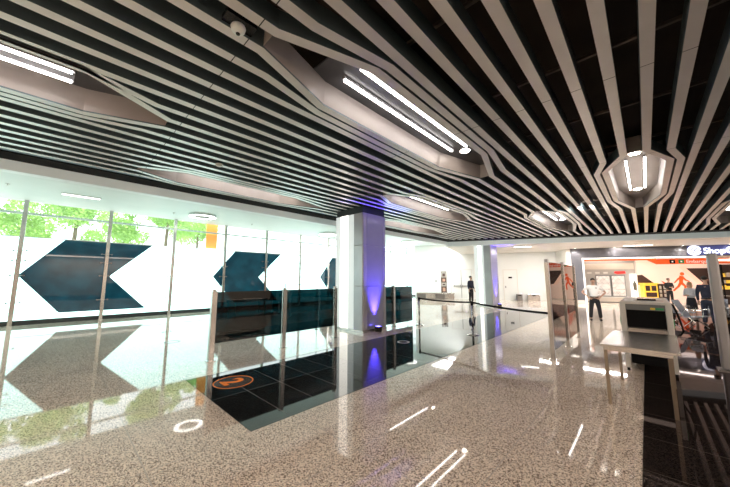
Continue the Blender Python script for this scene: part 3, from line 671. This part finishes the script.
# main illuminated shop sign
sg = thing('shop_sign', 'illuminated white shop sign lettering with round emblem on the fascia', 'sign', BW(6.18, -.02, 3.08), A25)
b = MB(); b.prism([(.34+.33*math.cos(a*PI/16), .32+.31*math.sin(a*PI/16)) for a in range(32)], -.05, -.01, f=fxz); b.build('emblem', M['signwhite'], sg)
for dx in (-.12, .04):
    b = MB(); b.prism([(.24+dx,.32),(.42+dx,.50),(.48+dx,.50),(.30+dx,.32),(.48+dx,.14),(.42+dx,.14)], -.056, -.05, f=fxz); b.build('chevron', M['signblue'], sg)
b = MB(); b.prism([(.56,.32),(.70,.42),(.70,.22)], -.056, -.05, f=fxz); b.build('notch', M['signblue'], sg)
t = text('ShopC', .51, 'lettering', M['signwhite'], sg, .02, .008); t.rotation_euler = (PI/2,0,0); t.location = (.76, -.04, .12)
b = MB(); b.box(.02, 3.1, -.01, .0, .03, .60); b.build('backing', M['signblue'], sg)  # panel painting the blue glow of the lettering onto the fascia

# lounge seating (beam chairs)
def beam_seat(x, y, rz, lab):
    t = thing('lounge_seat', lab, 'seat', (x, y, 0), rz)
    b = MB()
    b.hexa([(-.27,-.28,.40),(.27,-.28,.40),(.27,.22,.34),(-.27,.22,.34),(-.27,-.28,.43),(.27,-.28,.43),(.27,.22,.37),(-.27,.22,.37)]); b.build('seat', M['seat'], t, bevel=.01)
    b = MB(); b.hexa([(-.27,.20,.36),(.27,.20,.36),(.27,.23,.36),(-.27,.23,.36),(-.26,.46,.92),(.26,.46,.92),(.26,.49,.92),(-.26,.49,.92)]); b.build('backrest', M['seat'], t, bevel=.01)
    for sx in (-.29, .29):
        b = MB(); b.tube([(sx,-.25,.40),(sx,-.27,.62),(sx,.20,.60),(sx,.24,.40)], .014, 8); b.build('armrest', M['steel'], t)
    b = MB(); b.tube([(-.3,0,.32),(.3,0,.32)], .03, 8); b.build('beam', M['steel_dark'], t)
    b = MB(); b.tube([(0,0,.32),(0,-.28,.02)], .016, 8); b.tube([(0,0,.32),(0,.3,.02)], .016, 8); b.build('leg', M['steel'], t)
beam_seat(.92, 16.6, math.radians(100), 'blue grey lounge seat right behind the scanner, back tilted')
beam_seat(1.12, 15.1, math.radians(70), 'blue grey lounge seat in front of the navy-suited man')
beam_seat(1.75, 16.8, math.radians(-15), 'blue grey lounge seat by the tall grey post')

# ------------------------------------------------------------------ people
def skin(name, nodes, edges, mat, parent, root=0, sub=1):
    me = bpy.data.meshes.new(name); me.from_pydata([n[0] for n in nodes], edges, []); me.materials.append(mat)
    o = bpy.data.objects.new(name, me); C.objects.link(o); o.parent = parent
    o.modifiers.new('skin', 'SKIN'); 
    if not me.skin_vertices: 
        bpy.context.view_layer.objects.active = o
    for i, n in enumerate(nodes):
        v = me.skin_vertices[0].data[i]; r = n[1]; v.radius = r if isinstance(r, tuple) else (r, r); v.use_root = (i == root)
    o.modifiers['skin'].use_smooth_shade = True
    s = o.modifiers.new('sub', 'SUBSURF'); s.levels = s.render_levels = sub
    return o
def person(lab, loc, rz, h, arms, cols, female=False, legs=None, lean=0):
    """arms: ((elbow),(wrist)) for left(-x) and right(+x); faces -Y"""
    t = thing('person', lab, 'person', loc, rz); t.scale = (h/1.75,)*3
    lx = .09
    L = legs or (((-.10,-.01,.50),(-.12,.02,.08)), ((.10,-.01,.50),(.12,.02,.08)))
    N_, E_ = [], []
    def add(p, r, par=None):
        N_.append((p, r)); i = len(N_)-1
        if par is not None: E_.append((par, i))
        return i
    pel = add((0,0,.95), (.13,.10)); wa = add((0,-lean*.3,1.10), (.115,.09), pel); ch = add((0,-lean*.7,1.32), (.145,.10), wa)
    nb = add((0,.005-lean,1.46), (.06,.06), ch); nk = add((0,-.01-lean,1.53), .05, nb)
    hd1 = add((0,-.025-lean,1.60), (.062,.075), nk); hd2 = add((0,-.02-lean,1.67), (.074,.092), hd1); add((0,-.005-lean,1.735), (.05,.06), hd2)
    for sx, (el, wr) in zip((-1,1), arms):
        sh_ = add((sx*.17,-lean*.9,1.41), .055, ch); e = add(el, .040, sh_); w = add(wr, .026, e)
        d = (Vector(wr)-Vector(el)).normalized(); palm = Vector(wr)+d*.07; p = add(tuple(palm), (.036,.018), w)
        side = d.cross(Vector((0,1,0))); side = side.normalized() if side.length > .2 else Vector((1,0,0))
        nrm = d.cross(side).normalized()
        for j, fl in enumerate((.065,.078,.072,.055)):
            o_ = side*(j-1.5)*.018; k1 = add(tuple(palm+d*.04+o_), .009, p); k2 = add(tuple(palm+d*(.04+fl*.55)+o_+nrm*.008), .008, k1); add(tuple(palm+d*(.04+fl)+o_+nrm*.025), .007, k2)
        k1 = add(tuple(Vector(wr)+d*.04-side*.035), .010, w); add(tuple(Vector(wr)+d*.08-side*.055), .008, k1)
    for sx, (kn, an) in zip((-1,1), L):
        hp = add((sx*lx,0,.88), .085, pel); k = add(kn, .056, hp); cf = add(tuple(Vector(kn).lerp(Vector(an),.35)+Vector((0,.012,0))), .052, k); a = add(an, .036, cf)
        f = add((an[0]+sx*.01, an[1]-.10, .045), (.036,.03), a); add((an[0]+sx*.015, an[1]-.17, .035), (.03,.022), f)
    skin('body', N_, E_, M['skin'], t)
    shirt, trou, hair, sleeve = cols
    n = [((0,-lean*.05,.89), (.155,.125)), ((0,-lean*.3,1.10), (.14,.11)), ((0,-lean*.7,1.32), (.175,.125)), ((0,-lean,1.455), (.075,.075))]; e = [(0,1),(1,2),(2,3)]
    for sx, (el, wr) in zip((-1,1), arms):
        n.append(((sx*.175,-lean*.9,1.405), .072)); i = len(n)-1; e.append((2, i))
        if sleeve == 'short':
            n.append((tuple(Vector((sx*.175,-lean*.9,1.405)).lerp(Vector(el), .75)), .060)); e.append((i, i+1))
        else:
            n.append((el, .052)); n.append((tuple(Vector(el).lerp(Vector(wr), .95)), .038)); e += [(i, i+1), (i+1, i+2)]
    skin('jacket' if sleeve == 'suit' else 'shirt', n, e, M[shirt], t, 0, 2)
    if female:
        b = MB(); b.lathe([(.13,1.02),(.16,.92),(.18,.75),(.20,.50)], n=20); b.build('skirt', M[trou], t, smooth=True)
    else:
        n = [((0,0,.96), (.145,.115)), ((0,0,.90), (.15,.12))]; e = [(0,1)]
        for sx, (kn, an) in zip((-1,1), L):
            n += [((sx*lx,0,.80), .100), (kn, .078), ((an[0],an[1],.10), .064)]; i = len(n)-3; e += [(1,i),(i,i+1),(i+1,i+2)]
        skin('trousers', n, e, M[trou], t, 0, 2)
        b = MB(); b.lathe([(.150,.955),(.153,.99),(.148,1.0)], n=20)
        o = b.build('belt', M['leather'], t); o.scale = (1,.82,1)
    for (kn, an) in L:
        b = MB(); b.ball((an[0], an[1]-.065, .045), (.052,.135,.045), 12); b.ball((an[0], an[1]+.02, .07), (.048,.05,.05), 10); b.build('shoe', M['leather'], t)
    b = MB(); b.ball((0,.012-lean,1.70), (.083,.098,.075), 14)
    if female: b.ball((0,.05-lean,1.60), (.085,.055,.13), 12); b.ball((.07,.0-lean,1.58), (.025,.05,.12), 8); b.ball((-.07,.0-lean,1.58), (.025,.05,.12), 8)
    b.build('hair', M[hair], t)
    for sx in (-1, 1):
        b = MB(); b.ball((sx*.03,-.108-lean,1.645), (.011,.006,.006), 8); b.build('eye', M['black'], t)
        b = MB(); b.ball((sx*.078,-.01-lean,1.63), (.010,.02,.032), 8); b.build('ear', M['skin'], t)
    b = MB(); b.ball((0,-.118-lean,1.615), (.012,.018,.022), 8); b.build('nose', M['skin'], t)
    b = MB(); b.ball((0,-.103-lean,1.58), (.025,.008,.006), 8); b.build('mouth', M['red'] if female else M['brownprint'], t)
    return t
hips = (((-.40,.06,1.17),(-.21,-.06,.99)), ((.40,.06,1.17),(.21,-.06,.99)))
down = (((-.22,.02,1.13),(-.24,-.06,.88)), ((.22,.02,1.13),(.24,-.06,.88)))
fold = (((-.23,-.02,1.12),(-.05,-.22,1.15)), ((.23,-.02,1.12),(.05,-.24,1.12)))
wide = (((-.135,-.02,.50),(-.165,.03,.08)), ((.135,-.02,.50),(.165,.03,.08)))
gd = person('guard in white short sleeved shirt and black trousers, hands on hips', (-1.57,15.0,0), math.radians(12), 1.67, hips, ('shirt','dark_cloth','hair','short'), legs=wide)
b = MB(); b.box(.05,.10,-.142,-.134,1.34,1.37); b.build('badge', M['black'], gd)
person('woman with fair hair in pale grey top and dark skirt near the lounge seats', (1.28,18.2,0), math.radians(-35), 1.52, fold, ('greycloth','dark_cloth','blonde','long'), female=True)
person('man in dark navy suit seen from behind by the tall grey post', (1.50,15.9,0), math.radians(160), 1.74, down, ('navy','navy','hair','suit'))
person('person in dark suit standing by the exit doors beside the far column', (-8.80,19.8,0), math.radians(70), 1.84, down, ('navy','dark_cloth','hair','suit'))
person('attendant in dark vest standing at the racks inside the shop', BW(5.88, 1.5, .006), math.radians(25), 1.68, fold, ('dark_cloth','dark_cloth','hair','long'))

# ------------------------------------------------------------------ enclosing walls behind and to the right of the view
b = MB(); b.box(9.5, 9.6, -6, 33, 0, 4.8); struct(b.build('wall_right', M['beige']))
b = MB(); b.box(-16.6, 9.6, -6.1, -6, 0, 4.8); struct(b.build('wall_rear', M['beige']))
b = MB(); b.box(-16.6, 9.5, -6, -4.9, 4.0, 4.8); struct(b.build('ceiling.005', M['white']))

# ------------------------------------------------------------------ lamps and added fills
def area(name, loc, sx, sy, e, col, tgt=None):
    L = bpy.data.lights.new(name, 'AREA'); L.shape = 'RECTANGLE'; L.size = sx; L.size_y = sy; L.energy = e; L.color = col
    o = bpy.data.objects.new(name, L); C.objects.link(o); o.location = loc
    if tgt: o.rotation_euler = (Vector(tgt)-Vector(loc)).to_track_quat('-Z', 'Y').to_euler()
    return o
area('exit_hall_lamp', (-9.5, 20.3, 4.4), 4, 3, 420, (1,1,.98))
area('soffit_lamp', (-3.0, 22.4, 3.68), 5, .3, 260, (1,.95,.9))
area('soffit_lamp', BW(5, -1.2, 3.68), 8, .25, 90, (1,.90,.80))
area('shop_lamp', BW(5, 1.2, 3.0), 8, 1.2, 60, (1,.90,.80))
area('portal_lamp', (-1.2, 11.6, 3.92), .3, .3, 110, (1,.92,.84), (-1.57, 15, 1.0))  # added fill aimed at the guard, no fixture overhead
area('rear_hall_lamp', (0, -4.5, 3.9), 8, 1.5, 300, (1,.84,.70))  # added unseen fill behind the camera
area('side_hall_lamp', (8.2, 6, 3.9), 1.5, 14, 680, (1,.84,.70))  # added unseen fill from the right, lifts and warms the floor
for s in (.22, 2.43, 5.89, 8.1, 10.3):
    L = bpy.data.lights.new('fascia_spot', 'SPOT'); L.energy = 26; L.color = (1,.92,.85); L.spot_size = math.radians(120); L.spot_blend = .6; L.shadow_soft_size = .04
    p = BW(s, -.30, 3.60); o = bpy.data.objects.new('fascia_spot', L); C.objects.link(o); o.location = p
    o.rotation_euler = (Vector(BW(s, 0, 2.9))-Vector(p)).to_track_quat('-Z','Y').to_euler()
    t = thing('soffit_downlight', 'small round downlight in the cream soffit along the dark fascia', 'ceiling light', BW(s, -.22, 3.72), group='downlights along the fascia')
    b = MB(); b.ring((0,0), .06, .09, -.015, 0, 24); b.build('trim_ring', M['white'], t)
    b = MB(); b.lathe([(.06,0),(.06,-.008)]); b.build('lens', M['down'], t)

sun = bpy.data.lights.new('sun', 'SUN'); sun.energy = 3.5; sun.angle = .03; sun.color = (1,.97,.9)
o = bpy.data.objects.new('sun', sun); C.objects.link(o); o.rotation_euler = (math.radians(35), math.radians(20), 0)
w = bpy.data.worlds.new('sky'); S.world = w; w.use_nodes = True
bg = w.node_tree.nodes['Background']; bg.inputs['Color'].default_value = (.92,1,1,1); bg.inputs['Strength'].default_value = 2.2

# ------------------------------------------------------------------ camera
F = 292.; pitch = math.atan(35.5/F); yaw = math.atan(281./(F/math.cos(pitch)))
cam = bpy.data.cameras.new('camera'); co = bpy.data.objects.new('camera', cam); C.objects.link(co)
cam.sensor_width = 36; cam.lens = 36*F/730.; cam.clip_end = 300
co.location = (0, 0, 1.65); co.rotation_euler = (PI/2 + pitch, 0, yaw)
S.camera = co
S.view_settings.view_transform = 'Standard'; S.view_settings.look = 'None'
S.view_settings.exposure = .55; S.view_settings.gamma = 1.
